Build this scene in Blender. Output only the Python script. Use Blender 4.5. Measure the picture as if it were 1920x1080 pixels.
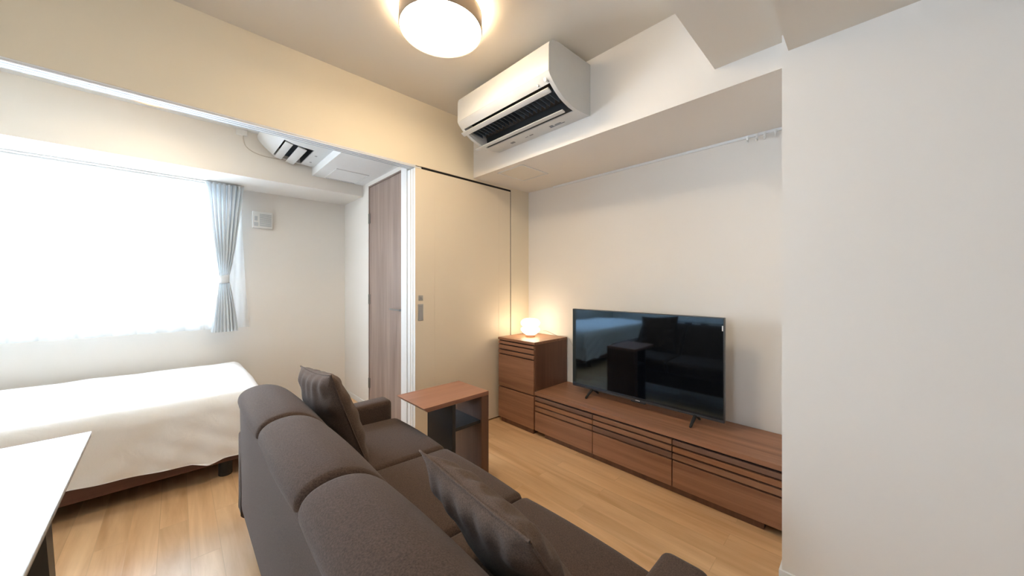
import bpy, bmesh, math, random
from mathutils import Vector, Matrix
from math import sin, cos, pi, sqrt, radians
for o in list(bpy.data.objects): bpy.data.objects.remove(o)
S = bpy.context.scene
COL = S.collection
random.seed(7)

# ------------------------------------------------------------------ camera
F_PX = 647.87; CY = 532.68; YAW = 0.7702; H = 1.17
cam = bpy.data.cameras.new('camera'); cam_o = bpy.data.objects.new('camera', cam); COL.objects.link(cam_o)
cam.sensor_width = 36.0; cam.lens = 36.0 * F_PX / 1920.0
cam.shift_y = -(540.0 - CY) / 1920.0
cam.clip_start = 0.02
cam_o.location = (0, 0, H); cam_o.rotation_euler = (pi / 2, 0, -YAW)
S.camera = cam_o

# ------------------------------------------------------------------ world, daylight, exposure
SKY = 16.0
w = bpy.data.worlds.new('sky'); S.world = w; w.use_nodes = True
bg = w.node_tree.nodes['Background']
bg.inputs['Color'].default_value = (0.72, 0.855, 1.0, 1); bg.inputs['Strength'].default_value = SKY
def area(name, loc, rot, sx, sy, power, color, portal=False):
    l = bpy.data.lights.new(name, 'AREA'); l.shape = 'RECTANGLE'; l.size = sx; l.size_y = sy
    l.energy = power; l.color = color
    if portal: l.cycles.is_portal = True
    o = bpy.data.objects.new(name, l); COL.objects.link(o); o.location = loc; o.rotation_euler = rot
    return o
area('window_portal', (-0.83, 4.08, 1.41), (-pi / 2, 0, 0), 2.3, 1.15, 1, (1, 1, 1), portal=True)
area('added_window_portal', (-2.62, .6, 1.45), (0, -pi / 2, 0), .6, .64, 1, (1, 1, 1), portal=True)  # portal of the unseen window added on the left for light
S.view_settings.view_transform = 'Standard'; S.view_settings.look = 'None'
S.view_settings.gamma = 1.0; S.view_settings.use_curve_mapping = False
S.view_settings.exposure = 1.12
LAMP = 1.35

# ------------------------------------------------------------------ mesh helpers
class MB:
    def __init__(self): self.bm = bmesh.new()
    def poly(self, vs, fs):
        V = [self.bm.verts.new(v) for v in vs]
        for f in fs:
            try: self.bm.faces.new([V[i] for i in f])
            except ValueError: pass
        return V
    def box(self, x0, x1, y0, y1, z0, z1, bev=0.0, seg=2):
        t = bmesh.new()
        bmesh.ops.create_cube(t, size=1.0)
        bmesh.ops.scale(t, vec=(abs(x1 - x0), abs(y1 - y0), abs(z1 - z0)), verts=t.verts)
        bmesh.ops.translate(t, vec=((x0 + x1) / 2, (y0 + y1) / 2, (z0 + z1) / 2), verts=t.verts)
        if bev > 0: bmesh.ops.bevel(t, geom=list(t.edges), offset=bev, segments=seg, profile=0.5, affect='EDGES', clamp_overlap=True)
        self.merge(t); return self
    def merge(self, t):
        m = bpy.data.meshes.new('tmp'); t.to_mesh(m); t.free(); self.bm.from_mesh(m); bpy.data.meshes.remove(m)
    def prism(self, pts, axis, a0, a1):
        """pts: 2D outline; axis 'x' -> pts are (y,z); 'y' -> (x,z); 'z' -> (x,y)"""
        def P(p, a): return {'x': (a, p[0], p[1]), 'y': (p[0], a, p[1]), 'z': (p[0], p[1], a)}[axis]
        n = len(pts)
        vs = [P(p, a0) for p in pts] + [P(p, a1) for p in pts]
        fs = [list(range(n)), list(range(n, 2 * n))[::-1]] + [[i, i + n, (i + 1) % n + n, (i + 1) % n] for i in range(n)]
        self.poly(vs, fs); return self
    def soft_prism(self, pts, axis, a0, a1, r, seg=5, sag=0.0, cuts=6):
        """extruded outline whose two ends are rounded over by radius r"""
        n = len(pts)
        ar = sum(pts[i][0] * pts[(i + 1) % n][1] - pts[(i + 1) % n][0] * pts[i][1] for i in range(n))
        sg = 1 if ar > 0 else -1
        nor = []
        for i in range(n):
            a = pts[i - 1]; b = pts[(i + 1) % n]
            tx, ty = b[0] - a[0], b[1] - a[1]; L = math.hypot(tx, ty) or 1
            nor.append((-ty / L * sg, tx / L * sg))
        st = []
        for k in range(seg + 1):
            t = pi / 2 * k / seg
            st.append((r * (1 - sin(t)), r * (1 - cos(t))))   # inset, along
        secs = [(a0 + al, ins) for ins, al in st]
        for c in range(1, cuts):
            secs.append((a0 + r + (a1 - a0 - 2 * r) * c / cuts, 0))
        secs += [(a1 - al, ins) for ins, al in st[::-1]]
        def P(p, a): return {'x': (a, p[0], p[1]), 'y': (p[0], a, p[1]), 'z': (p[0], p[1], a)}[axis]
        vs = []; mid = (a0 + a1) / 2; hl = (a1 - a0) / 2
        for a, ins in secs:
            puff = sag * (1 - ((a - mid) / hl) ** 2)
            for i in range(n):
                d = ins - puff
                vs.append(P((pts[i][0] + nor[i][0] * d, pts[i][1] + nor[i][1] * d), a))
        fs = []
        for s in range(len(secs) - 1):
            for i in range(n):
                j = (i + 1) % n
                fs.append([s * n + i, s * n + j, (s + 1) * n + j, (s + 1) * n + i])
        fs.append(list(range(n))); fs.append([(len(secs) - 1) * n + i for i in range(n)][::-1])
        self.poly(vs, fs); return self
    def tube(self, pts, r, n=8, radii=None):
        pts = [Vector(p) for p in pts]; rings = []
        up = Vector((0, 0, 1))
        for i, p in enumerate(pts):
            d = (pts[min(i + 1, len(pts) - 1)] - pts[max(i - 1, 0)]).normalized()
            u = up if abs(d.dot(up)) < 0.95 else Vector((1, 0, 0))
            a = d.cross(u).normalized(); b = d.cross(a).normalized()
            rr = radii[i] if radii else r
            rings.append([self.bm.verts.new(p + a * cos(2 * pi * k / n) * rr + b * sin(2 * pi * k / n) * rr) for k in range(n)])
        for i in range(len(rings) - 1):
            for k in range(n):
                self.bm.faces.new([rings[i][k], rings[i][(k + 1) % n], rings[i + 1][(k + 1) % n], rings[i + 1][k]])
        self.bm.faces.new(rings[0][::-1]); self.bm.faces.new(rings[-1]); return self
    def lathe(self, prof, c, n=40):
        """prof: (radius, z) list, closed on the axis when radius is 0"""
        rings = []
        for r, z in prof:
            if r < 1e-6: rings.append([self.bm.verts.new((c[0], c[1], c[2] + z))])
            else: rings.append([self.bm.verts.new((c[0] + r * cos(2 * pi * k / n), c[1] + r * sin(2 * pi * k / n), c[2] + z)) for k in range(n)])
        for a, b in zip(rings, rings[1:]):
            for k in range(n):
                q = [a[k % len(a)], a[(k + 1) % len(a)], b[(k + 1) % len(b)], b[k % len(b)]]
                u = []
                for v in q:
                    if v not in u: u.append(v)
                if len(u) > 2: self.bm.faces.new(u)
        return self
    def grid(self, fn, nu, nv, closed_u=False):
        G = [[self.bm.verts.new(fn(i / nu, j / nv)) for i in range(nu + (0 if closed_u else 1))] for j in range(nv + 1)]
        m = len(G[0])
        for j in range(nv):
            for i in range(nu):
                self.bm.faces.new([G[j][i], G[j][(i + 1) % m], G[j + 1][(i + 1) % m], G[j + 1][i]])
        return self
    def xf(self, M): bmesh.ops.transform(self.bm, matrix=M, verts=self.bm.verts); return self
    def build(self, name, mat, parent=None, smooth=None, solid=0.0):
        bmesh.ops.recalc_face_normals(self.bm, faces=self.bm.faces)
        me = bpy.data.meshes.new(name); self.bm.to_mesh(me); self.bm.free()
        if smooth is not None:
            me.shade_smooth()
            if smooth < 179: me.set_sharp_from_angle(angle=radians(smooth))
        me.materials.append(mat)
        o = bpy.data.objects.new(name, me); COL.objects.link(o)
        if parent: o.parent = parent
        if solid:
            m = o.modifiers.new('thickness', 'SOLIDIFY'); m.thickness = solid; m.offset = 0
        return o
def rpoly(pts, rad, seg=5):
    out = []; n = len(pts)
    for i, p in enumerate(pts):
        r = rad[i] if isinstance(rad, (list, tuple)) else rad
        p = Vector(p); a = Vector(pts[i - 1]); b = Vector(pts[(i + 1) % n])
        if r <= 0: out.append(tuple(p)); continue
        da = (a - p); db = (b - p); r = min(r, da.length * .49, db.length * .49)
        s = p + da.normalized() * r; e = p + db.normalized() * r
        for k in range(seg + 1):
            t = k / seg
            q = s * (1 - t) ** 2 + p * 2 * t * (1 - t) + e * t * t
            out.append((q.x, q.y))
    return out
def spline(pts, n=6, closed=True):
    out = []; m = len(pts)
    for i in range(m if closed else m - 1):
        g = lambda k: Vector(pts[k % m]) if closed else Vector(pts[max(0, min(m - 1, k))])
        p0, p1, p2, p3 = g(i - 1), g(i), g(i + 1), g(i + 2)
        for k in range(n):
            t = k / n
            q = 0.5 * ((2 * p1) + (-p0 + p2) * t + (2 * p0 - 5 * p1 + 4 * p2 - p3) * t * t + (-p0 + 3 * p1 - 3 * p2 + p3) * t ** 3)
            out.append(tuple(q))
    if not closed: out.append(tuple(pts[-1]))
    return out
def empty(name, loc, label, cat, group=None, rotz=0):
    o = bpy.data.objects.new(name, None); COL.objects.link(o); o.location = loc; o.rotation_euler = (0, 0, rotz)
    o.empty_display_size = .05
    return tag(o, label, cat, group)
def tag(o, label, cat, group=None):
    o['label'] = label; o['category'] = cat
    if group: o['group'] = group
    return o
def struct(o, label=None, cat=None):
    o['kind'] = 'structure'
    if label: o['label'] = label
    if cat: o['category'] = cat
    return o
def keep(o, parent):       # parent without moving the mesh (mesh is in world coordinates)
    o.parent = parent; o.matrix_parent_inverse = Matrix.Translation(parent.location).inverted() if parent.rotation_euler.z == 0 else (Matrix.Translation(parent.location) @ Matrix.Rotation(parent.rotation_euler.z, 4, 'Z')).inverted()
    return o
def hsh(*a):
    v = sin(sum(x * (12.9898 + 65.1 * i) for i, x in enumerate(a))) * 43758.5453
    return v - math.floor(v)
def vnoise(x, y):
    xi, yi = math.floor(x), math.floor(y); fx, fy = x - xi, y - yi
    fx = fx * fx * (3 - 2 * fx); fy = fy * fy * (3 - 2 * fy)
    a = hsh(xi, yi); b = hsh(xi + 1, yi); c = hsh(xi, yi + 1); d = hsh(xi + 1, yi + 1)
    return (a * (1 - fx) + b * fx) * (1 - fy) + (c * (1 - fx) + d * fx) * fy - 0.5

# ------------------------------------------------------------------ materials
def mat(name, color, rough=0.6, metal=0.0, spec=0.5, bump=None, sheen=0.0, coat=0.0, em=None, ems=0.0):
    m = bpy.data.materials.new(name); m.use_nodes = True; nt = m.node_tree; b = nt.nodes['Principled BSDF']
    b.inputs['Base Color'].default_value = (*color, 1); b.inputs['Roughness'].default_value = rough
    b.inputs['Metallic'].default_value = metal; b.inputs['Specular IOR Level'].default_value = spec
    b.inputs['Sheen Weight'].default_value = sheen; b.inputs['Coat Weight'].default_value = coat
    if em: b.inputs['Emission Color'].default_value = (*em, 1); b.inputs['Emission Strength'].default_value = ems
    tc = nt.nodes.new('ShaderNodeTexCoord')
    n = nt.nodes.new('ShaderNodeTexNoise'); n.inputs['Scale'].default_value = bump[0] if bump else 30
    n.inputs['Detail'].default_value = 3; nt.links.new(tc.outputs['Object'], n.inputs['Vector'])
    if bump:
        bp = nt.nodes.new('ShaderNodeBump'); bp.inputs['Strength'].default_value = bump[1]; bp.inputs['Distance'].default_value = bump[2] if len(bump) > 2 else .002
        nt.links.new(n.outputs['Fac'], bp.inputs['Height']); nt.links.new(bp.outputs['Normal'], b.inputs['Normal'])
    elif not em:
        mx = nt.nodes.new('ShaderNodeMixRGB'); mx.blend_type = 'MULTIPLY'; mx.inputs['Fac'].default_value = 0.05
        mx.inputs['Color1'].default_value = (*color, 1); nt.links.new(n.outputs['Fac'], mx.inputs['Color2']); nt.links.new(mx.outputs['Color'], b.inputs['Base Color'])
    return m
def L3(r, g, b):  # sRGB bytes -> linear
    return tuple(((c / 255) / 12.92 if c / 255 <= .04045 else ((c / 255 + .055) / 1.055) ** 2.4) for c in (r, g, b))
def wood(name, dark, light, axis='y', rough=0.45, scale=1.0, streak=18.0, coat=0.0, planks=None, contrast=(0.3, 0.7)):
    """grain running along axis; planks=(width,length) draws seams"""
    m = bpy.data.materials.new(name); m.use_nodes = True; nt = m.node_tree; N = nt.nodes; Lk = nt.links; b = N['Principled BSDF']
    b.inputs['Roughness'].default_value = rough; b.inputs['Coat Weight'].default_value = coat
    tc = N.new('ShaderNodeTexCoord'); mp = N.new('ShaderNodeMapping')
    sc = {'x': (1.2, streak, streak), 'y': (streak, 1.2, streak), 'z': (streak, streak, 1.2)}[axis]
    mp.inputs['Scale'].default_value = [s * scale for s in sc]; Lk.new(tc.outputs['Object'], mp.inputs['Vector'])
    vec = mp.outputs['Vector']
    if planks:
        br = N.new('ShaderNodeTexBrick'); br.offset = 0.37; br.inputs['Scale'].default_value = 1.0
        br.inputs['Brick Width'].default_value = planks[1]; br.inputs['Row Height'].default_value = planks[0]
        br.inputs['Mortar Size'].default_value = 0.0016; br.inputs['Mortar Smooth'].default_value = 0.3
        br.inputs['Color1'].default_value = (0, 0, 0, 1); br.inputs['Color2'].default_value = (1, 1, 1, 1); br.inputs['Mortar'].default_value = (.5, .5, .5, 1)
        m2 = N.new('ShaderNodeMapping'); m2.inputs['Rotation'].default_value = (0, 0, pi / 2); m2.inputs['Location'].default_value = (0.1, 0.06, 0)
        Lk.new(tc.outputs['Object'], m2.inputs['Vector']); Lk.new(m2.outputs['Vector'], br.inputs['Vector'])
        ad = N.new('ShaderNodeVectorMath'); ad.operation = 'MULTIPLY_ADD'
        Lk.new(br.outputs['Color'], ad.inputs[0]); ad.inputs[1].default_value = (7.3, 3.1, 5.7); Lk.new(mp.outputs['Vector'], ad.inputs[2]); vec = ad.outputs[0]
    n1 = N.new('ShaderNodeTexNoise'); n1.inputs['Scale'].default_value = 1.0; n1.inputs['Detail'].default_value = 6; n1.inputs['Roughness'].default_value = .6; n1.inputs['Distortion'].default_value = 0.6
    Lk.new(vec, n1.inputs['Vector'])
    n2 = N.new('ShaderNodeTexNoise'); n2.inputs['Scale'].default_value = 0.35; n2.inputs['Detail'].default_value = 2; n2.inputs['Distortion'].default_value = 1.5
    Lk.new(vec, n2.inputs['Vector'])
    av = N.new('ShaderNodeMath'); av.operation = 'MULTIPLY_ADD'; av.inputs[1].default_value = 0.6
    h2 = N.new('ShaderNodeMath'); h2.operation = 'MULTIPLY'; h2.inputs[1].default_value = 0.4; Lk.new(n2.outputs['Fac'], h2.inputs[0])
    Lk.new(n1.outputs['Fac'], av.inputs[0]); Lk.new(h2.outputs[0], av.inputs[2])
    cr = N.new('ShaderNodeValToRGB'); cr.color_ramp.elements[0].position = contrast[0]; cr.color_ramp.elements[1].position = contrast[1]
    cr.color_ramp.elements[0].color = (*dark, 1); cr.color_ramp.elements[1].color = (*light, 1)
    Lk.new(av.outputs[0], cr.inputs['Fac']); col = cr.outputs['Color']
    if planks:
        v = N.new('ShaderNodeHueSaturation'); mr = N.new('ShaderNodeMapRange'); mr.inputs['To Min'].default_value = .94; mr.inputs['To Max'].default_value = 1.05
        Lk.new(br.outputs['Color'], mr.inputs['Value']); Lk.new(mr.outputs[0], v.inputs['Value']); Lk.new(col, v.inputs['Color'])
        sm = N.new('ShaderNodeMixRGB'); sm.inputs['Color2'].default_value = (*[c * .55 for c in dark], 1)
        k = N.new('ShaderNodeMath'); k.operation = 'MULTIPLY'; k.inputs[1].default_value = .22; Lk.new(br.outputs['Fac'], k.inputs[0])
        Lk.new(k.outputs[0], sm.inputs['Fac']); Lk.new(v.outputs['Color'], sm.inputs['Color1']); col = sm.outputs['Color']
    Lk.new(col, b.inputs['Base Color'])
    bp = N.new('ShaderNodeBump'); bp.inputs['Strength'].default_value = .12; bp.inputs['Distance'].default_value = .001
    Lk.new(n1.outputs['Fac'], bp.inputs['Height']); Lk.new(bp.outputs['Normal'], b.inputs['Normal'])
    return m
def fabric(name, color, color2, weave=420.0, bump=.5, rough=.95, sheen=.35, big=0.0):
    m = bpy.data.materials.new(name); m.use_nodes = True; nt = m.node_tree; N = nt.nodes; Lk = nt.links; b = N['Principled BSDF']
    b.inputs['Roughness'].default_value = rough; b.inputs['Sheen Weight'].default_value = sheen; b.inputs['Sheen Roughness'].default_value = .5
    b.inputs['Specular IOR Level'].default_value = .25
    tc = N.new('ShaderNodeTexCoord'); vo = N.new('ShaderNodeTexVoronoi'); vo.inputs['Scale'].default_value = weave
    Lk.new(tc.outputs['Object'], vo.inputs['Vector'])
    n = N.new('ShaderNodeTexNoise'); n.inputs['Scale'].default_value = weave * .45; n.inputs['Detail'].default_value = 4; Lk.new(tc.outputs['Object'], n.inputs['Vector'])
    cr = N.new('ShaderNodeValToRGB'); cr.color_ramp.elements[0].position = .3; cr.color_ramp.elements[1].position = .7
    cr.color_ramp.elements[0].color = (*color, 1); cr.color_ramp.elements[1].color = (*color2, 1)
    Lk.new(n.outputs['Fac'], cr.inputs['Fac']); Lk.new(cr.outputs['Color'], b.inputs['Base Color'])
    bp = N.new('ShaderNodeBump'); bp.inputs['Strength'].default_value = bump; bp.inputs['Distance'].default_value = .0015
    Lk.new(vo.outputs['Distance'], bp.inputs['Height'])
    if big > 0:
        n2 = N.new('ShaderNodeTexNoise'); n2.inputs['Scale'].default_value = 9; n2.inputs['Detail'].default_value = 3; n2.inputs['Distortion'].default_value = .8
        Lk.new(tc.outputs['Object'], n2.inputs['Vector'])
        b2 = N.new('ShaderNodeBump'); b2.inputs['Strength'].default_value = big; b2.inputs['Distance'].default_value = .02
        Lk.new(n2.outputs['Fac'], b2.inputs['Height']); Lk.new(b2.outputs['Normal'], bp.inputs['Normal'])
    Lk.new(bp.outputs['Normal'], b.inputs['Normal'])
    return m
def cloth_thin(name, color, transp, transl):
    m = bpy.data.materials.new(name); m.use_nodes = True; nt = m.node_tree; N = nt.nodes; Lk = nt.links
    N.remove(N['Principled BSDF']); out = N['Material Output']
    df = N.new('ShaderNodeBsdfDiffuse'); df.inputs['Color'].default_value = (*color, 1)
    tl = N.new('ShaderNodeBsdfTranslucent'); tl.inputs['Color'].default_value = (*color, 1)
    tr = N.new('ShaderNodeBsdfTransparent')
    m1 = N.new('ShaderNodeMixShader'); m1.inputs[0].default_value = transl; Lk.new(df.outputs[0], m1.inputs[1]); Lk.new(tl.outputs[0], m1.inputs[2])
    m2 = N.new('ShaderNodeMixShader'); m2.inputs[0].default_value = transp; Lk.new(m1.outputs[0], m2.inputs[1]); Lk.new(tr.outputs[0], m2.inputs[2])
    tc = N.new('ShaderNodeTexCoord'); n = N.new('ShaderNodeTexNoise'); n.inputs['Scale'].default_value = 260; Lk.new(tc.outputs['Object'], n.inputs['Vector'])
    bp = N.new('ShaderNodeBump'); bp.inputs['Strength'].default_value = .15; bp.inputs['Distance'].default_value = .001; Lk.new(n.outputs['Fac'], bp.inputs['Height'])
    Lk.new(bp.outputs['Normal'], df.inputs['Normal'])
    Lk.new(m2.outputs[0], out.inputs['Surface']); return m
def pane_glass(name):
    m = bpy.data.materials.new(name); m.use_nodes = True; nt = m.node_tree; N = nt.nodes; Lk = nt.links
    N.remove(N['Principled BSDF']); out = N['Material Output']
    tr = N.new('ShaderNodeBsdfTransparent'); gl = N.new('ShaderNodeBsdfGlossy'); gl.inputs['Roughness'].default_value = .02
    fr = N.new('ShaderNodeFresnel'); fr.inputs['IOR'].default_value = 1.45
    mx = N.new('ShaderNodeMixShader'); Lk.new(fr.outputs[0], mx.inputs[0]); Lk.new(tr.outputs[0], mx.inputs[1]); Lk.new(gl.outputs[0], mx.inputs[2])
    Lk.new(mx.outputs[0], out.inputs['Surface']); return m
def marble(name):
    m = mat(name, (.8, .82, .84), rough=.3, spec=.4); nt = m.node_tree; N = nt.nodes; Lk = nt.links; b = N['Principled BSDF']
    tc = N.new('ShaderNodeTexCoord'); mp = N.new('ShaderNodeMapping'); mp.inputs['Scale'].default_value = (1.2, 6, 1); mp.inputs['Rotation'].default_value = (0, 0, .35)
    Lk.new(tc.outputs['Object'], mp.inputs['Vector'])
    n = N.new('ShaderNodeTexNoise'); n.inputs['Scale'].default_value = 1.6; n.inputs['Detail'].default_value = 8; n.inputs['Roughness'].default_value = .62; n.inputs['Distortion'].default_value = 1.2
    Lk.new(mp.outputs['Vector'], n.inputs['Vector'])
    cr = N.new('ShaderNodeValToRGB'); e = cr.color_ramp.elements; e[0].position = .36; e[0].color = (.30, .33, .36, 1); e[1].position = .55; e[1].color = (.60, .62, .64, 1)
    Lk.new(n.outputs['Fac'], cr.inputs['Fac']); Lk.new(cr.outputs['Color'], b.inputs['Base Color']); return m

M_wall = mat('wallpaper_cream', (.825, .787, .737), rough=.85, bump=(220, .12, .001), spec=.2)
M_beige = mat('wallpaper_beige', (.80, .715, .565), rough=.85, bump=(220, .12, .001), spec=.2)
M_ceil = mat('ceiling_paper', (.80, .76, .69), rough=.9, bump=(260, .12, .001), spec=.2)
M_white = mat('white_paint', (.84, .85, .85), rough=.45)
M_groove = mat('grey_groove', (.36, .40, .45), rough=.6)
M_panel = mat('beige_laminate', (.80, .70, .55), rough=.4, bump=(120, .05, .0005))
M_floor = wood('oak_floor', L3(190, 144, 98), L3(238, 202, 158), axis='y', rough=.36, streak=14, planks=(.101, .95), contrast=(.28, .68))
M_walnut = wood('walnut', L3(112, 75, 54), L3(176, 128, 98), axis='y', rough=.42, streak=34, contrast=(.25, .75))
M_walnutx = wood('walnut_top', L3(126, 82, 62), L3(170, 120, 94), axis='x', rough=.40, streak=30, contrast=(.2, .8))
M_walnutz = wood('walnut_upright', L3(84, 56, 40), L3(126, 88, 66), axis='z', rough=.42, streak=26, contrast=(.25, .75))
M_doorw = wood('grey_brown_wood', L3(118, 100, 92), L3(184, 162, 150), axis='z', rough=.5, streak=22, contrast=(.2, .8))
M_black = mat('black_lacquer', (.010, .012, .014), rough=.4)
M_gap = mat('black_recess', (.008, .006, .005), rough=.8)
M_steel = mat('satin_steel', (.55, .54, .50), rough=.32, metal=1.0)
M_sofa = fabric('brown_upholstery', L3(62, 48, 40), L3(92, 74, 64), weave=650, bump=.3, sheen=.12)
M_pillow = fabric('brown_velvet', L3(74, 59, 50), L3(104, 85, 73), weave=800, bump=.3, sheen=.08, big=.2)
M_duvet = fabric('white_cotton', (.88, .88, .87), (.92, .92, .91), weave=900, bump=.1, sheen=.1, big=.25, rough=.9)
M_sheer = cloth_thin('sheer_lace', (.95, .97, .98), .38, .75)
M_curt = cloth_thin('pale_blue_drape', (.80, .84, .87), 0.0, .35)
M_tie = cloth_thin('drape_band', (.78, .82, .85), 0.0, .15)
M_plastic = mat('white_plastic', (.82, .82, .80), rough=.35)
M_ac = mat('unit_plastic', (.66, .665, .66), rough=.4)
M_plastic2 = mat('grey_plastic', (.38, .38, .38), rough=.5)
M_ink = mat('grey_ink', (.22, .23, .25), rough=.6)
M_dark = mat('dark_plastic', (.015, .017, .02), rough=.45)
M_screen = mat('tv_screen', (.003, .004, .006), rough=.045, spec=1.0)
M_screen.node_tree.nodes['Principled BSDF'].inputs['IOR'].default_value = 1.75
M_screen.node_tree.nodes['Principled BSDF'].inputs['Specular Tint'].default_value = (.42, .68, 1, 1)
M_bezel = mat('tv_bezel', (.05, .055, .06), rough=.3)
M_glass = pane_glass('window_glass')
M_alu = mat('window_aluminium', (.55, .56, .57), rough=.4, metal=.6)
M_marble = marble('pale_marble')
M_taupe = mat('taupe_metal', (.34, .26, .19), rough=.45)
M_diff = mat('lamp_diffuser', (.9, .88, .84), rough=.5, em=(1.0, .80, .55), ems=15 * LAMP)
M_diff2 = mat('lamp_diffuser_upper', (.9, .88, .84), rough=.5, em=(1.0, .78, .52), ems=16 * LAMP)
M_diff_bed = mat('bed_lamp_diffuser', (.9, .88, .84), rough=.5, em=(1.0, .82, .58), ems=7)
M_diff2_bed = mat('bed_lamp_diffuser_upper', (.9, .88, .84), rough=.5, em=(1.0, .80, .55), ems=4.5)
M_glow = mat('lamp_glass', (.9, .88, .84), rough=.3, em=(1.0, .80, .54), ems=3.2 * LAMP)
M_base = mat('brushed_nickel', (.62, .56, .48), rough=.3, metal=.9)
M_hem = mat('mattress_cloth', (.75, .75, .74), rough=.9)

# ------------------------------------------------------------------ room dimensions
ZC = 2.493; ZS = 2.040; XTV = 2.411; XS = 1.750; XR = 1.700; YR = 0.235
YP = 2.257; ZT = 2.011; ZB1 = 2.143; YB1 = 0.484; ZB = 2.073; YB = 0.215
YS2 = 3.412; ZS2 = 2.017; YW = 3.912; XD = 1.296; XBX = 0.855; ZBX = 2.124; ZCB = 2.373
XL = -2.5; YBK = -2.2; XJ = 1.227; XPE = 2.171
def slab(name, *a, m=None, **k):
    b = MB(); b.box(*a); return struct(b.build(name, m or M_wall))
slab('floor', XL - .1, XTV + .1, YBK - .1, YW + .15, -.1, 0, m=M_floor)
slab('ceiling', XL - .1, XTV + .1, YBK - .1, YP + .04, ZC, ZC + .1, m=M_ceil)
slab('ceiling_bedroom', XL - .1, XTV + .1, YP + .08, YW + .15, ZCB, ZCB + .22, m=M_white)
slab('wall_right', XTV, XTV + .12, YR - .1, YP + .2, 0, ZC)
slab('wall_near_right', XR, XTV + .12, YBK, YR, 0, ZC)
slab('wall_back', XL - .1, XTV + .1, YBK - .1, YBK, 0, ZC)
b = MB(); LY0, LY1, LZ0, LZ1 = .28, .92, 1.15, 1.75  # left wall, with a hole for the added light window
b.box(XL - .1, XL, YBK, LY0, 0, ZC); b.box(XL - .1, XL, LY1, YW + .1, 0, ZC); b.box(XL - .1, XL, LY0, LY1, 0, LZ0); b.box(XL - .1, XL, LY0, LY1, LZ1, ZC)
struct(b.build('wall_left', M_wall))
added_wn = bpy.data.objects.new('added_light_window', None); COL.objects.link(added_wn); added_wn.location = (XL, LY0, LZ0); struct(added_wn)  # unseen window, added to bring cool daylight onto sofa back and right wall
b = MB()
for a in ((LY0, LY1, LZ0, LZ0 + .04), (LY0, LY1, LZ1 - .04, LZ1), (LY0, LY0 + .04, LZ0, LZ1), (LY1 - .04, LY1, LZ0, LZ1), (.58, .62, LZ0, LZ1)):
    b.box(XL - .08, XL - .03, a[0], a[1], a[2], a[3])
keep(b.build('window_frame', M_alu), added_wn)
b = MB(); b.box(XL - .057, XL - .053, LY0 + .04, LY1 - .04, LZ0 + .04, LZ1 - .04); keep(b.build('window_pane', M_glass), added_wn)
slab('ceiling_soffit', XS, XTV, YR, YP, ZS, ZC)
slab('ceiling_beam', XL, XS, YB, YB1, ZB1, ZC, m=M_ceil)
slab('ceiling_kitchen', XL, XR, YBK, YB, ZB, ZC, m=M_ceil)
# header above the sliding doors, with its three white rails
slab('wall_header', XL, XTV, YP, YP + .08, ZT + .012, ZC, m=M_beige)
b = MB()
b.box(XL, XJ + .0, YP + .001, YP + .08, ZT + .006, ZT + .0115)
for k in range(3):
    y = YP + .006 + k * .026
    b.box(XL, XJ + .05, y, y + .0125, ZT - .001, ZT + .006)
struct(b.build('trim_1', M_white), 'white triple sliding door rail under the header', 'rail')
b = MB()
for k in range(3):
    y = YP + .0185 + k * .026
    b.box(XL, XJ + .05, y + .001, y + .0115, ZT - .0006, ZT + .0055)
struct(b.build('trim_2', M_groove))
# wall right of the sliding doors and the wall behind them
slab('wall_divider', XPE + .006, XTV, YP, YP + .08, 0, ZT + .012, m=M_beige)
b = MB(); b.box(XJ, XTV, 2.39, 2.479, 0, ZCB); struct(b.build('wall_pocket', M_white))
b = MB(); b.box(XPE, XPE + .006, YP + .004, YP + .05, 0, ZT + .008); b.box(XJ + .05, XPE + .006, YP + .006, YP + .02, ZT + .002, ZT + .012)
struct(b.build('trim_3', M_gap))
# bedroom shell
slab('wall_bedroom_soffit', XL, XD, YS2, YW, ZS2, ZCB)
slab('wall_bedroom_right', XD + .02, XD + .14, 2.479, YW, 0, ZCB, m=M_white)
b = MB(); b.box(XD, XD + .02, 3.262, YW, 0, ZCB); b.box(XD, XD + .02, 2.479, 3.262, 2.085, ZCB)
struct(b.build('wall_door_side', M_wall))
b = MB(); b.box(XBX, XD, 2.34, YS2, ZBX, ZCB); struct(b.build('ceiling_box', M_white))
# window wall with opening
WX0, WX1, WZ0, WZ1 = -1.95, 0.28, .86, 1.96
b = MB()
b.box(XL, WX0, YW, YW + .15, 0, ZCB); b.box(WX1, XD + .14, YW, YW + .15, 0, ZCB)
b.box(WX0, WX1, YW, YW + .15, 0, WZ0); b.box(WX0, WX1, YW, YW + .15, WZ1, ZCB)
struct(b.build('wall_window', M_wall))
# window
wn = bpy.data.objects.new('window_1', None); COL.objects.link(wn); wn.location = (0, YW, WZ0); struct(wn)
b = MB()
for a in ((WX0, WX1, WZ0, WZ0 + .045), (WX0, WX1, WZ1 - .045, WZ1), (WX0, WX0 + .045, WZ0, WZ1), (WX1 - .045, WX1, WZ0, WZ1)):
    b.box(a[0], a[1], YW + .05, YW + .11, a[2], a[3])
xm = (WX0 + WX1) / 2
b.box(xm - .03, xm + .03, YW + .06, YW + .1, WZ0, WZ1)
keep(b.build('window_frame', M_alu), wn)
b = MB(); b.box(WX0 + .045, WX1 - .045, YW + .078, YW + .082, WZ0 + .045, WZ1 - .045)
keep(b.build('window_pane', M_glass), wn)
b = MB(); b.box(WX0 - .02, WX1 + .02, YW - .02, YW + .05, WZ0 - .02, WZ0, .003); keep(b.build('window_sill', M_white), wn)
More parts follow.
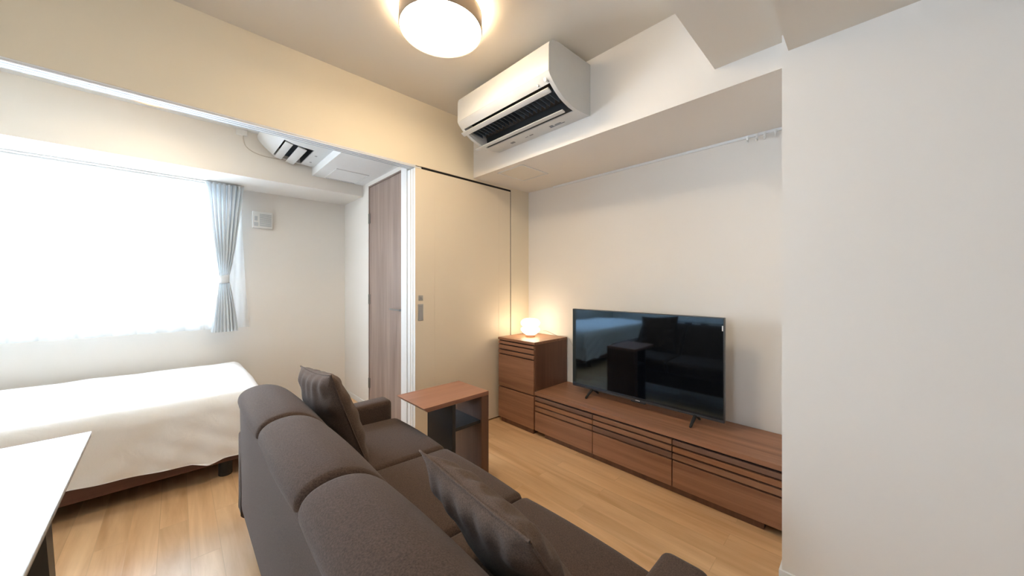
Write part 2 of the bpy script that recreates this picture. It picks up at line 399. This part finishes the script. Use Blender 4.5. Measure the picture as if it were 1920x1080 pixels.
# baseboards
def base(name, *a):
    b = MB(); b.box(*a, .0025); struct(b.build(name, M_white))
base('baseboard_window', -2.5, XD - .009, YW - .009, YW, 0, .05)
base('baseboard_bedroom', XD - .009, XD, 3.29, YW, 0, .05)
base('baseboard_right', XR - .009, XR, YBK, YR + .009, 0, .055)
base('baseboard_near', XR, XR + .25, YR, YR + .009, 0, .055)
base('baseboard_tv', XTV - .009, XTV, YR + .01, YP, 0, .055)

# ------------------------------------------------------------------ sliding doors (three stacked panels)
def slider(name, y0, y1, x0, x1, handles):
    b = MB()
    b.box(x0, x1, y0, y1, .012, ZT - .004, .0015)
    o = struct(b.build(name, M_panel))
    e = MB(); e.box(x0 - .0015, x0 + .0005, y0 + .001, y1 - .001, .012, ZT - .004); e.build('door_edge', M_white, o)
    t = MB()
    for xx in (x0 + .158, x1 - .142):
        t.box(xx, xx + .004, y0 - .0012, y0, .012, ZT - .004)
    t.build('panel_bead', M_panel, o)
    if handles:
        p = MB()
        p.box(1.247, 1.290, y0 - .0025, y0 + .001, .905, 1.025, .001)
        h = p.build('finger_pull', M_steel, o)
        q = MB(); q.box(1.255, 1.282, y0 - .0032, y0 - .0022, .915, 1.015); q.build('pull_recess', M_plastic2, h)
        p = MB(); p.box(1.250, 1.288, y0 - .0025, y0 + .001, 1.050, 1.088, .001); h = p.build('lock_plate', M_steel, o)
        q = MB(); q.box(1.262, 1.276, y0 - .004, y0 - .002, 1.064, 1.074, .0005); q.build('lock_turn', M_plastic2, h)
    return o
slider('door_2', YP + .003, YP + .031, XJ, XPE, True)
slider('door_3', YP + .036, YP + .064, XJ - .001, XPE - .01, False)
slider('door_4', YP + .069, YP + .112, XJ - .002, XPE - .02, False)

# bedroom hinged door
b = MB(); b.box(XD - .004, XD + .016, 2.49, 3.243, .008, 2.068, .001); d1 = struct(b.build('door_1', M_doorw))
b = MB(); b.box(XD - .006, XD + .018, 3.246, 3.262, 0, 2.085); b.box(XD - .006, XD + .018, 2.479, 3.262, 2.071, 2.085)
b.build('door_frame', wood('door_frame_wood', L3(120, 100, 90), L3(150, 128, 116), axis='z', streak=22), d1)
for z in (1.78, 1.03, .25):
    b = MB(); b.tube([(XD - .009, 3.245, z - .045), (XD - .009, 3.245, z + .045)], .006, 10); b.box(XD - .007, XD - .004, 3.222, 3.262, z - .045, z + .045)
    b.build('hinge', mat('hinge_metal%d' % (z * 100), (.28, .26, .24), .4, .8), d1)
b = MB()
b.box(XD - .012, XD - .004, 2.515, 2.56, .93, .99, .003)
b.tube([(XD - .01, 2.537, .965), (XD - .05, 2.537, .965)], .009, 12)
b.prism([(XD - .060, 2.528), (XD - .048, 2.528), (XD - .040, 2.74), (XD - .044, 2.74)], 'z', .959, .971)
b.build('door_handle', mat('handle_metal', (.30, .31, .32), .28, .9), d1)

# ------------------------------------------------------------------ ceiling lamp
def ceiling_lamp(c, ztop, label, grp, md=None, mu=None):
    e = empty('ceiling_lamp', (c[0], c[1], ztop), label, 'lamp', grp)
    R = .195; zb = -.113
    b = MB(); b.lathe([(R - .006, zb + .004), (R - .003, zb), (R, zb + .003), (R, -.032), (R - .01, -.028), (R - .012, -.034), (R - .006, -.04), (R - .006, zb + .004)], (0, 0, 0), 72)
    b.build('lamp_drum', M_taupe, e, 40)
    b = MB(); b.lathe([(0, zb + .001), (R * .6, zb + .0015), (R - .02, zb + .003), (R - .0065, zb + .008), (R - .0065, zb + .02), (0, zb + .02)], (0, 0, 0), 72)
    b.build('lamp_diffuser', md or M_diff, e, 40)
    b = MB(); b.lathe([(0, -.027), (R - .035, -.027), (R - .03, -.022), (R - .03, -.004), (0, -.004)], (0, 0, 0), 60)
    b.build('upper_diffuser', mu or M_diff2, e, 40)
    b = MB(); b.lathe([(0, -.0039), (.07, -.0039), (.07, 0), (0, 0)], (0, 0, 0), 40); b.build('ceiling_rose', M_plastic, e, 40)
    return e
ceiling_lamp((.91, 1.425), ZC, 'round glowing ceiling lamp with taupe drum rim above the sofa', 'round ceiling lamps')
ceiling_lamp((-.12, 2.86), ZCB, 'round ceiling lamp over the bed in the bedroom beyond the header', 'round ceiling lamps', M_diff_bed, M_diff2_bed)

# ------------------------------------------------------------------ air conditioners
def air_con(xw, y0, y1, prof, cav, cy0, cy1, label, vanes, seed):
    """xw wall face x, body grows to -x. prof: (d, z) outline from wall top round to wall bottom; cav: two (d,z) lips of the outlet"""
    e = empty('air_conditioner', (xw, (y0 + y1) / 2, prof[-1][1]), label, 'air conditioner', 'wall air conditioners')
    P = [(xw - d, z) for d, z in prof]
    b = MB(); b.prism(P, 'y', y0, cy0); b.prism(P, 'y', cy1, y1)
    # middle with the outlet notch
    A, B = cav
    ia = min(range(len(prof)), key=lambda i: (prof[i][0] - A[0]) ** 2 + (prof[i][1] - A[1]) ** 2)
    ib = min(range(len(prof)), key=lambda i: (prof[i][0] - B[0]) ** 2 + (prof[i][1] - B[1]) ** 2)
    notch = [(A[0] - .01, A[1] + .075), (B[0] + .005, B[1] + .085)]
    mid = prof[:ia] + [A] + notch + [B] + prof[ib + 1:]
    b.prism([(xw - d, z) for d, z in mid], 'y', cy0, cy1)
    keep(b.build('housing', M_ac, smooth=28), e)
    # dark lining inside the outlet
    b = MB()
    b.prism([(xw - d, z) for d, z in [(A[0] - .003, A[1] + .004), (A[0] - .012, A[1] + .073), (B[0] + .007, B[1] + .083), (B[0] + .003, B[1] + .004), (B[0] + .006, B[1] + .02), (B[0] + .012, B[1] + .072), (A[0] - .02, A[1] + .062), (A[0] - .008, A[1] + .01)]], 'y', cy0 + .0005, cy1 - .0005)
    keep(b.build('outlet_duct', M_dark), e)
    n = int((cy1 - cy0) / .034)
    b = MB()
    for k in range(n):
        y = cy0 + .02 + k * (cy1 - cy0 - .04) / (n - 1)
        sh = .012 if k > n * .45 else -.010
        dm = (A[0] + B[0]) / 2
        b.poly([(xw - dm - .05, y, (A[1] + B[1]) / 2 + .022), (xw - dm + .045, y, (A[1] + B[1]) / 2 + .012), (xw - dm + .04, y + sh, (A[1] + B[1]) / 2 + .06), (xw - dm - .05, y + sh, (A[1] + B[1]) / 2 + .06)], [[0, 1, 2, 3]])
    keep(b.build('air_guide', mat('guide_fin', (.10, .13, .17), .5), solid=.002), e)
    for v in vanes:
        b = MB(); b.prism(rpoly([(xw - d, z) for d, z in v[0]], .003, 2), 'y', v[1], v[2]); keep(b.build('vane', M_ac, smooth=40), e)
    return e
prof1 = [(0, 2.462), (.30, 2.452), (.355, 2.438), (.374, 2.420), (.380, 2.400), (.382, 2.268), (.371, 2.250), (.345, 2.226), (.312, 2.203), (.27, 2.180), (.228, 2.166), (.18, 2.155), (.134, 2.151), (.07, 2.153), (0, 2.163)]
ac = air_con(XS, 1.141, 1.941, prof1, ((.345, 2.226), (.134, 2.151)), 1.165, 1.917,
    'white wall air conditioner with open vanes on the soffit over the television', [
    ([(.338, 2.212), (.333, 2.219), (.305, 2.204), (.309, 2.197)], 1.185, 1.962),
    ([(.200, 2.145), (.198, 2.152), (.172, 2.147), (.173, 2.140)], 1.195, 1.985)], 1)
# seams, marks and lettering strips of the big unit
b = MB()
b.box(XS - .3825, XS - .3818, 1.143, 1.939, 2.2682, 2.2695)
keep(b.build('front_seam', M_plastic2), ac)
def on_front(y, z):  # point on the lower front curve
    for (d0, z0), (d1, z1) in zip(prof1[5:12], prof1[6:13]):
        if z1 <= z <= z0: t = (z - z0) / (z1 - z0); return XS - (d0 + (d1 - d0) * t)
    return XS - .38
for y, z, r, m in ((1.178, 2.243, .011, M_plastic), (1.170, 2.235, .006, M_plastic2), (1.235, 2.237, .006, M_plastic)):
    b = MB(); b.lathe([(0, 0), (r, 0), (r, .003), (r * .8, .005), (0, .005)], (0, 0, 0), 20)
    b.xf(Matrix.Translation((on_front(y, z) , y, z)) @ Matrix.Rotation(radians(-125), 4, 'Y')); keep(b.build('sensor_button', m, smooth=40), ac)
for (ya, yb, d0, d1) in ((1.28, 1.39, .062, .066), (1.30, 1.345, .074, .080), (1.36, 1.385, .070, .086), (1.53, 1.56, .070, .078), (1.70, 1.735, .066, .084), (1.575, 1.60, .072, .074)):
    b = MB(); b.box(XS - d1, XS - d0, ya, yb, 2.1505, 2.1530); keep(b.build('printed_mark', M_ink), ac)

prof2 = [(0, 2.370), (.30, 2.368), (.375, 2.362), (.395, 2.352), (.400, 2.338), (.395, 2.315), (.36, 2.272), (.295, 2.218), (.235, 2.202), (.17, 2.195), (.10, 2.190), (.03, 2.186), (0, 2.186)]
ac2 = air_con(XBX, 2.56, 3.362, prof2, ((.295, 2.218), (.10, 2.190)), 2.95, 3.345,
    'white wall air conditioner with hanging flaps seen under the door header in the bedroom', [
    ([(.287, 2.208), (.285, 2.215), (.236, 2.203), (.238, 2.197)], 2.962, 3.372),
    ([(.206, 2.192), (.204, 2.199), (.146, 2.184), (.148, 2.177)], 2.962, 3.385)], 2)
for y, d in ((3.06, .06), (3.24, .055)):
    b = MB(); b.lathe([(0, 0), (.009, 0), (.008, -.003), (0, -.003)], (XBX - d, y, 2.187), 16); keep(b.build('screw_cap', M_plastic2), ac2)
# cable and joint box on the bedroom soffit
b = MB(); b.box(.328, .397, YS2 - .022, YS2, 2.330, 2.3725, .003); tag(b.build('joint_box', M_plastic), 'small cream cable joint box high on the bedroom wall beside the air conditioner', 'box')
b = MB(); b.tube(spline([(.374, YS2 - .012, 2.333), (.375, YS2 - .007, 2.30), (.39, YS2 - .007, 2.255), (.435, YS2 - .007, 2.222), (.50, YS2 - .007, 2.207), (.57, YS2 - .007, 2.205), (.63, YS2 - .012, 2.208), (.66, YS2 - .03, 2.22)], 6, False), .0035, 8)
tag(b.build('power_cable', mat('cable_cream', (.62, .56, .48), .5), smooth=60), 'thin cream cable drooping along the bedroom wall to the air conditioner', 'cable')

# access panels
def frame_panel(name, x0, x1, y0, y1, z, label, slots=False):
    o = MB(); o.box(x0 + .011, x1 - .011, y0 + .011, y1 - .011, z - .003, z, .0005); p = o.build(name, M_white if slots else M_ceil)
    tag(p, label, 'panel', 'ceiling access panels' if not slots else None)
    b = MB()
    for a in ((x0, x1, y0, y0 + .009), (x0, x1, y1 - .009, y1), (x0, x0 + .009, y0, y1), (x1 - .009, x1, y0, y1)):
        b.box(a[0], a[1], a[2], a[3], z - .005, z, .001)
    b.build('panel_rim', M_white, p)
    if slots:
        b = MB()
        for k in range(18):
            xx = x0 + .02 + k * (x1 - x0 - .04) / 17
            b.box(xx - .004, xx + .004, y1 - .02, y1 - .014, z - .0042, z - .0028)
        b.build('vent_slots', M_groove, p)
    return p
frame_panel('access_panel', 1.80, 2.093, 1.748, 2.02, ZS, 'square access hatch with pale rim under the soffit beside the air conditioner')
frame_panel('vent_panel', .945, 1.213, 3.05, 3.39, ZBX, 'white vent panel with a row of slots under the bedroom ceiling box', True)

# picture rail and hooks on the TV wall
b = MB(); b.box(XTV - .012, XTV, YR, 1.95, 2.024, ZS, .002); struct(b.build('trim_4', M_white), 'thin white picture rail at the top of the television wall', 'rail')
places = ['nearest the corner of the grey wall', 'second from the grey wall corner', 'third from the grey wall corner', 'farthest from the grey wall corner']
b = MB(); b.box(-.017, -.012, -.006, .006, -.012, .008, .001); b.tube([(-.014, 0, 0), (-.015, 0, -.026), (-.024, 0, -.034), (-.034, 0, -.022)], .0042, 8)
hook0 = b.build('rail_hook', M_plastic, smooth=60)
for k, y in enumerate((.36, .409, .446, .491)):
    h = hook0 if k == 0 else hook0.copy()
    if k: COL.objects.link(h)
    h.location = (XTV, y, 2.026)
    tag(h, 'small white hook on the picture rail, ' + places[k], 'hook', 'hooks on the picture rail')

# vent grille and blank plate in the bedroom
e = empty('wall_vent', (.567, YW, 1.685), 'square white vent cover high on the bedroom wall right of the curtain', 'vent')
b = MB(); b.box(.493, .645, YW - .028, YW, 1.683, 1.836, .006); keep(b.build('vent_cover', M_plastic, smooth=40), e)
b = MB()
for k in range(11): b.box(.545, .635, YW - .0295, YW - .0275, 1.703 + k * .0105, 1.7075 + k * .0105)
keep(b.build('louvre', M_groove), e)
b = MB(); b.box(.503, .535, YW - .0295, YW - .0275, 1.70, 1.735); b.box(.507, .53, YW - .03, YW - .0275, 1.75, 1.79); keep(b.build('vent_label', mat('label_grey', (.55, .58, .6), .6)), e)
b = MB(); b.tube([(.545, YW - .02, 1.683), (.545, YW - .02, 1.672)], .003, 6); keep(b.build('pull_tab', M_plastic), e)
b = MB(); b.box(1.05, 1.165, YW - .008, YW, .14, .245, .002); o = tag(b.build('outlet_plate', M_plastic), 'pale wall outlet plate low on the bedroom wall behind the sofa cushion', 'outlet')
b = MB(); b.box(1.085, 1.13, YW - .0095, YW - .0075, .16, .225, .001); b.build('socket_insert', M_white, o)

# ------------------------------------------------------------------ curtains
b = MB()
def sheer(u, v):
    z = 2.0 - v * (2.0 - .79)
    xe = .405 + .03 * v + .03 * v * v
    x = -2.05 + u * (xe + 2.05)
    amp = .014 + .003 * v
    y = 3.848 + amp * sin(x * 46 + .8 * sin(x * 7)) + .004 * sin(x * 113 + 2 * v)
    return (x, y, z)
b.grid(sheer, 420, 16)
e = empty('sheer_curtain', (-.8, 3.835, .79), 'translucent white lace curtain hanging across the bright bedroom window', 'curtain')
keep(b.build('lace_panel', M_sheer, smooth=180), e)
b = MB()
def hem(u, v):
    p = sheer(u, 1 - v * .05); return (p[0], p[1] - .0015, p[2] - .001)
b.grid(hem, 420, 1); keep(b.build('hem_band', M_sheer, smooth=180), e)
cur = empty('drape_curtain', (.285, 3.79, .77), 'pale blue pleated drape tied in the middle at the right of the window', 'curtain')
def drape(u, v):
    z = 2.006 - v * (2.006 - .772)
    zt = 1.215
    if z > zt:
        s = (z - zt) / (2.006 - zt); wd = .058 + (.25 - .058) * (s ** .8); cx = .285 + .002 * s
    else:
        s = (zt - z) / (zt - .772); wd = .058 + (.172 - .058) * (s ** .75); cx = .285 + .004 * s
    a = abs(z - zt); amp = .007 + .027 * min(1, a / .25)
    ph = 2 * pi * 8 * u
    x = cx + (u - .5) * wd + .2 * amp * sin(ph * 2 + .5)
    y = 3.772 - amp * cos(ph + .6 * sin(5 * u)) - .008 * sin(pi * u)
    return (x, y, z)
b = MB(); b.grid(drape, 200, 60); keep(b.build('drape', M_curt, smooth=180), cur)
b = MB()
def band(u, v):
    t = 2 * pi * u; z = 1.245 - v * .07
    return (.285 + .034 * cos(t), 3.770 + .024 * sin(t), z + .006 * cos(t))
b.grid(band, 40, 4, closed_u=True); keep(b.build('tieback', M_tie, smooth=180, solid=.003), cur)
b = MB(); b.box(-2.05, .42, 3.762, 3.782, 2.006, ZS2, .002); b.box(-2.05, .42, 3.838, 3.858, 2.006, ZS2, .002)
tag(b.build('curtain_rail', M_plastic), 'white double curtain rail under the bedroom soffit', 'rail')

# ------------------------------------------------------------------ bed and duvet
bed = empty('bed', (-.55, 3.26, 0), 'low brown wooden bed with black round legs under the window', 'bed')
BX0, BX1, BY0, BY1 = -1.56, .425, 2.70, 3.84
b = MB(); b.box(BX0, BX1, BY0 + .01, BY1, .092, .185, .006); keep(b.build('bed_frame', wood('bed_wood', L3(78, 48, 38), L3(112, 72, 58), axis='x', streak=24)), bed)
b = MB(); b.box(BX0 + .01, BX1 - .01, BY0 + .02, BY1 - .01, .186, .475, .04, 4); keep(b.build('mattress', M_hem, smooth=50), bed)
for x, y in ((.215, 2.76), (-1.35, 2.76), (.215, 3.74), (-1.35, 3.74)):
    b = MB(); b.lathe([(0, 0), (.032, 0), (.034, .003), (.034, .092), (0, .092)], (x, y, 0), 24); keep(b.build('leg', M_black, smooth=40), bed)
b = MB()
TX1, TY0, TY1 = .415, 2.69, 3.86; TZ = .502
def bend(d, r):   # distance past the edge -> (outward, drop)
    if d <= 0: return d, 0.0
    L = r * pi / 2
    if d < L: a = d / r; return r * sin(a), r * (1 - cos(a))
    return r, r + (d - L)
def duvet(u, v):
    s = -1.62 + u * (TX1 + .34 + 1.62)       # along x, past the foot edge by .34
    t = (TY0 - .36) + v * (TY1 + .14 - TY0 + .36)
    r = .085
    dx, zx = bend(s - (TX1 - r), r); dyf, zf = bend((TY0 + r) - t, r); dyb, zb = bend(t - (TY1 - r), .05)
    x = (TX1 - r) + dx; drop = (zx ** 4 + zf ** 4 + zb ** 4) ** .25
    y = t
    if t < TY0 + r: y = (TY0 + r) - dyf
    elif t > TY1 - r: y = (TY1 - r) + dyb
    # hem lengths
    k = max(0, min(1, (drop - .03) / .28))
    ext = .322 if not (.05 < x < .13) else .322
    drop = min(drop, .372 - .045 * max(0, min(1, (.25 - s) / .62)) if zf > zx else .36)
    wr = .004 * vnoise(x * 5, y * 5) * 2 + .003 * vnoise(x * 14 + 3, y * 14)
    z = TZ - drop + (wr + .018 * sin(pi * min(1, max(0, (y - TY0) / (TY1 - TY0))))) * (1 - k)
    # side folds: fall more outwards towards the hem, fan out near the corner
    fold = k * (.006 * sin(s * 23 + 1.5 * sin(s * 5) + drop * 9) + .007 * vnoise(s * 9 + drop * 14, drop * 5 + 2) * 2)
    fold += k * .011 * max(0, min(1, (s + .35) / .5)) * abs(sin(15 * s - 26 * drop)) ** 1.5
    if zf > zx: y -= k * .016 + fold
    else: x += k * .03 + fold * .8
    if zf > .02 and zx > .02:
        x += .03 * k; y -= .02 * k
    if drop > .26 and zf > zx: z -= .020 * (drop - .26) / .1 * max(0, 1 - abs(s - .13) / .07)
    return (x, y, z)
b.grid(duvet, 230, 150)
dv = tag(b.build('duvet', M_duvet, smooth=180), 'puffy white duvet draped over the bed', 'duvet')

# ------------------------------------------------------------------ dining table with marble top
tb = empty('dining_table', (-.195, 1.728, 0), 'dining table with pale marble top and dark legs at the left edge', 'table', None, radians(1.3))
b = MB(); b.box(-.80, 0, -1.35, 0, .691, .70, .0015); b.build('tabletop', M_marble, tb)
b = MB(); b.box(-.799, -.0012, -1.349, -.0012, .6835, .6905, .001); b.build('tabletop_edge', mat('table_edge', (.36, .31, .27), .5), tb)
for sx, sy in ((0, 0), (1, 0), (0, 1), (1, 1)):
    b = MB()
    x0 = -.115 if not sx else -.685; y0 = -.13 if not sy else -1.22
    fx = x0 + (.04 if not sx else -.04); fy = y0 + (.05 if not sy else -.05)
    vs = []
    for (cx, cy, z, h) in ((x0, y0, .6832, .040), (fx, fy, 0, .026)):
        vs += [(cx - h, cy - h, z), (cx + h, cy - h, z), (cx + h, cy + h, z), (cx - h, cy + h, z)]
    b.poly(vs, [[0, 1, 2, 3], [7, 6, 5, 4], [0, 4, 5, 1], [1, 5, 6, 2], [2, 6, 7, 3], [3, 7, 4, 0]])
    b.build('leg', M_black, tb)

# ------------------------------------------------------------------ sofa
SY = [.365, .883, 1.40, 1.915]; AY0, AY1 = .25, 2.03
sofa = empty('sofa', (.55, 1.14, 0), 'dark brown fabric three-seat sofa with its rolled back towards the camera', 'sofa')
b = MB()
b.soft_prism(rpoly([(.205, .17), (.89, .14), (.89, .285), (.205, .285)], .02, 4), 'y', AY0 + .05, AY1 - .05, .02)
keep(b.build('base', M_sofa, smooth=60), sofa)
b = MB(); b.soft_prism(rpoly([(.205, .165), (.285, .165), (.285, .655), (.197, .655)], [.02, .01, .03, .02], 4), 'y', SY[0] - .03, SY[3] + .012, .018)
keep(b.build('back_panel', M_sofa, smooth=60), sofa)
for k in range(3):
    y0, y1 = SY[k] + .002, SY[k + 1] - .002
    P = spline([(.190, .655), (.195, .688), (.225, .711), (.280, .718), (.335, .702), (.385, .662), (.430, .600), (.480, .520), (.540, .440), (.550, .400), (.50, .37), (.38, .37), (.30, .45), (.24, .58), (.21, .645)], 4)
    b = MB(); b.soft_prism(P, 'y', y0, y1, .024, 6, sag=.006, cuts=8)
    keep(b.build('back_cushion', M_sofa, smooth=180), sofa)
    P = rpoly([(.36, .285), (.905, .275), (.935, .40), (.36, .425)], [.02, .045, .055, .02], 6)
    b = MB(); b.soft_prism(P, 'y', y0, y1, .026, 6, sag=.007, cuts=8)
    keep(b.build('seat_cushion', M_sofa, smooth=180), sofa)
for y0, y1 in ((AY0, SY[0]), (SY[3], AY1)):
    P = rpoly([(y0, .13), (y1, .13), (y1, .502), (y0, .502)], [.012, .012, .03, .03], 5)
    b = MB(); b.soft_prism(P, 'x', .203, .895, .022, 5)
    keep(b.build('armrest', M_sofa, smooth=60), sofa)
for x in (.34, .83):
    for y in (AY0 + .12, AY1 - .12):
        b = MB(); b.lathe([(0, 0), (.018, 0), (.026, .145), (0, .145)], (x, y, 0), 20); keep(b.build('leg', M_black, smooth=40), sofa)

def throw_pillow(center, size, rot, label, thick=.075, seed=0):
    b = MB()
    n = 44
    def surf(sgn):
        def fn(u, v):
            a = (u - .5) * 2; c = (v - .5) * 2
            pin = 1 - .075 * (1 - abs(a) ** 2) * (abs(c) ** 3) , 1 - .075 * (1 - abs(c) ** 2) * (abs(a) ** 3)
            x = a * size / 2 * pin[1]; z = c * size / 2 * pin[0]
            h = max(0, (1 - a ** 2)) ** .44 * max(0, (1 - c ** 2)) ** .44
            wr = 0
            ed = max(abs(a), abs(c))
            wr += .007 * sin(a * 17 + seed) * max(0, abs(c) - .45) * (1 - ed ** 8) * 2
            wr += .007 * sin(c * 15 + seed * 2) * max(0, abs(a) - .45) * (1 - ed ** 8) * 2
            wr += .012 * vnoise(a * 3 + seed * 5, c * 3) * h
            return (x, sgn * (thick * h + wr), z)
        return fn
    b.grid(surf(1), n, n); b.grid(surf(-1), n, n)
    bmesh.ops.remove_doubles(b.bm, verts=b.bm.verts, dist=.0012)
    o = b.build('throw_pillow', M_pillow, smooth=180)
    o.matrix_world = Matrix.Translation(center) @ rot
    tag(o, label, 'cushion', 'throw pillows on the sofa')
    # piping along the seam
    pts = []
    for k in range(121):
        t = k / 120 * 4; s = int(t) % 4; q = (t - int(t)) * 2 - 1
        a, c = [(q, -1), (1, q), (-q, 1), (-1, -q)][s]
        pin0 = 1 - .075 * (1 - abs(a) ** 2) * (abs(c) ** 3); pin1 = 1 - .075 * (1 - abs(c) ** 2) * (abs(a) ** 3)
        pts.append((a * size / 2 * pin1, 0, c * size / 2 * pin0))
    p = MB(); p.tube(pts, .0028, 6); p.build('piping', M_pillow, o, smooth=60)
    return o
def frame_rot(right, up):
    r = Vector(right).normalized(); u = Vector(up); u = (u - r * u.dot(r)).normalized(); f = u.cross(r)
    return Matrix((r, f, u)).transposed().to_4x4()
# far pillow: top edge from near (.40,1.33,.82) to far (.42,1.78,.78)
throw_pillow((.495, 1.655, .600), .42, frame_rot((-.009, .42, -.033), (-.133, -.044, .40)), 'dark brown pillow propped upright at the far end of the sofa', seed=1)
throw_pillow((.548, .590, .572), .41, frame_rot((.028, .42, .0), (-.225, 0, .335)), 'dark brown pillow lying back against the middle of the sofa near the camera', thick=.058, seed=2)

# ------------------------------------------------------------------ side table
st = empty('side_table', (1.09, 1.69, 0), 'small walnut C-shaped side table with black inner panel in front of the sofa', 'table')
b = MB(); b.prism([(.878, .55), (1.30, .55), (1.30, .528), (.900, .528)], 'y', 1.535, 1.830); keep(b.build('tabletop', M_walnutx), st)
b = MB(); b.box(1.248, 1.30, 1.535, 1.830, 0, .5275, .001); keep(b.build('side_panel', M_walnutz), st)
b = MB(); b.box(1.055, 1.077, 1.545, 1.80, 0, .5275, .001); keep(b.build('inner_panel', M_black), st)
b = MB(); b.box(1.0775, 1.2475, 1.545, 1.79, .375, .393, .001); keep(b.build('shelf', M_black), st)

# ------------------------------------------------------------------ chest of drawers and TV board
XF = 1.986
chest = empty('drawer_chest', (2.2, 2.01, 0), 'tall walnut chest of drawers with slatted top in the corner', 'cabinet')
b = MB(); b.box(XF - .002, XTV - .011, 1.797, 2.218, .696, .717, .0015); keep(b.build('chest_top', M_walnut), chest)
b = MB(); b.box(XF + .012, XTV - .012, 1.799, 1.817, .037, .6955, .001); b.box(XF + .012, XTV - .012, 2.198, 2.216, .037, .6955, .001)
b.box(XF + .03, XTV - .012, 1.817, 2.198, .037, .055); b.box(XTV - .02, XTV - .012, 1.817, 2.198, .055, .6955)
keep(b.build('carcass', M_walnutz), chest)
b = MB(); b.box(XF + .018, XF + .024, 1.8172, 2.1978, .0552, .6955); keep(b.build('reveal', M_gap), chest)
b = MB(); b.box(XF + .012, XTV - .02, 1.82, 2.19, 0, .0365); keep(b.build('plinth', M_walnutz), chest)
def front(parent, y0, y1, zs, name='drawer_front', m=None):
    """one drawer: slats and panel (list of z ranges)"""
    b = MB()
    for z0, z1 in zs: b.box(XF, XF + .018, y0, y1, z0, z1, .0012)
    return keep(b.build(name, m or M_walnut), parent)
front(chest, 1.806, 2.214, [(.665, .686), (.622, .655), (.5825, .612)])
front(chest, 1.806, 2.214, [(.305, .5725)])
front(chest, 1.806, 2.214, [(.040, .2945)])
board = empty('television_board', (2.2, 1.02, 0), 'long low walnut television board with slatted drawer fronts', 'cabinet')
b = MB(); b.box(XF - .004, XTV - .011, .242, 1.795, .313, .338, .0015); keep(b.build('board_top', M_walnut), board)
b = MB(); b.box(XF + .03, XTV - .012, .244, 1.793, .037, .055)
for y in (.244, .757, 1.273, 1.775): b.box(XF + .03, XTV - .012, y, y + .018, .055, .3125)
b.box(XTV - .02, XTV - .012, .262, 1.775, .055, .3125)
keep(b.build('carcass', M_walnutz), board)
b = MB(); b.box(XF + .02, XF + .028, .244, 1.793, .0552, .3125); keep(b.build('reveal', M_gap), board)
b = MB(); b.box(XF + .02, XTV - .03, .345, 1.71, 0, .0365); keep(b.build('plinth', M_walnutz), board)
M_slat = [wood('slat_tone_%s' % s, d, l, axis='y', streak=26, contrast=(.25, .75)) for s, d, l in
          (('deep', L3(98, 70, 56), L3(144, 110, 92)), ('warm', L3(124, 82, 56), L3(180, 128, 92)), ('fair', L3(120, 84, 62), L3(172, 128, 98)))]
for k in range(3):
    y1 = 1.792 - k * .5155; y0 = y1 - .5105
    o = front(board, y0, y1, [(.040, .185)])
    for j, (z0, z1) in enumerate(((.273, .300), (.235, .263), (.195, .225))):
        s = MB(); s.box(XF, XF + .018, y0, y1, z0, z1, .0012)
        s = s.build('slat', M_slat[[(0, 1, 2), (2, 2, 0), (0, 1, 2)][k][j]], o)

# ------------------------------------------------------------------ television
TVX = 2.205
tv = empty('television', (TVX, 1.078, .338), 'large black flat television standing on the walnut board', 'television')
b = MB(); b.box(TVX, TVX + .03, .562, 1.598, .386, .980, .003); b.box(TVX + .03, TVX + .065, .70, 1.46, .40, .80, .01); keep(b.build('tv_housing', M_bezel, smooth=40), tv)
b = MB(); b.box(TVX - .0012, TVX - .0001, .567, 1.593, .402, .975); keep(b.build('screen', M_screen), tv)
for y in (.715, 1.425):
    b = MB()
    for xe in (2.125, 2.292):
        b.tube([(TVX + .015, y, .392), (xe + (.01 if xe < 2.2 else -.01), y, .350), (xe, y, .344)], .008, 10, radii=[.011, .008, .006])
    keep(b.build('stand_foot', M_dark, smooth=50), tv)
b = MB(); b.box(TVX - .0022, TVX - .0008, 1.055, 1.085, .391, .395); keep(b.build('brand_mark', mat('mark_silver', (.7, .7, .7), .4)), tv)
b = MB(); b.box(TVX - .001, TVX + .02, 1.02, 1.12, .378, .386, .002); keep(b.build('receiver_bar', M_dark), tv)
b = MB(); b.box(TVX - .002, TVX - .0011, .5675, .573, .905, .935); keep(b.build('sticker', M_white), tv)

# ------------------------------------------------------------------ table lamp
tl = empty('table_lamp', (2.19, 2.03, .717), 'glowing white two-lobed glass lamp on the chest of drawers', 'lamp')
b = MB(); b.lathe([(0, 0), (.040, 0), (.043, .004), (.043, .018), (.036, .022), (0, .022)], (2.19, 2.03, .7171), 40); keep(b.build('lamp_base', M_base, smooth=40), tl)
prof = spline([(.040, .0225), (.062, .034), (.080, .056), (.080, .070), (.066, .082), (.063, .089), (.076, .101), (.083, .118), (.074, .138), (.056, .151), (.030, .156), (.001, .157)], 5, False)
prof = [(0, .0225)] + [p for p in prof]; prof[-1] = (0, .157)
b = MB(); b.lathe(prof, (2.19, 2.03, .7172), 48); keep(b.build('lamp_shade', M_glow, smooth=180), tl)
b = MB(); b.tube(spline([(2.23, 2.015, .724), (2.25, 1.98, .760), (2.29, 1.94, .765), (2.345, 1.90, .735), (2.375, 1.87, .7215), (2.398, 1.84, .7225)], 5, False) + [(2.405, 1.80, .722), (2.405, 1.775, .70), (2.404, 1.72, .62), (2.404, 1.66, .50)], .0022, 8)
keep(b.build('cord', mat('cord_clear', (.6, .55, .48), .4), smooth=60), tl)
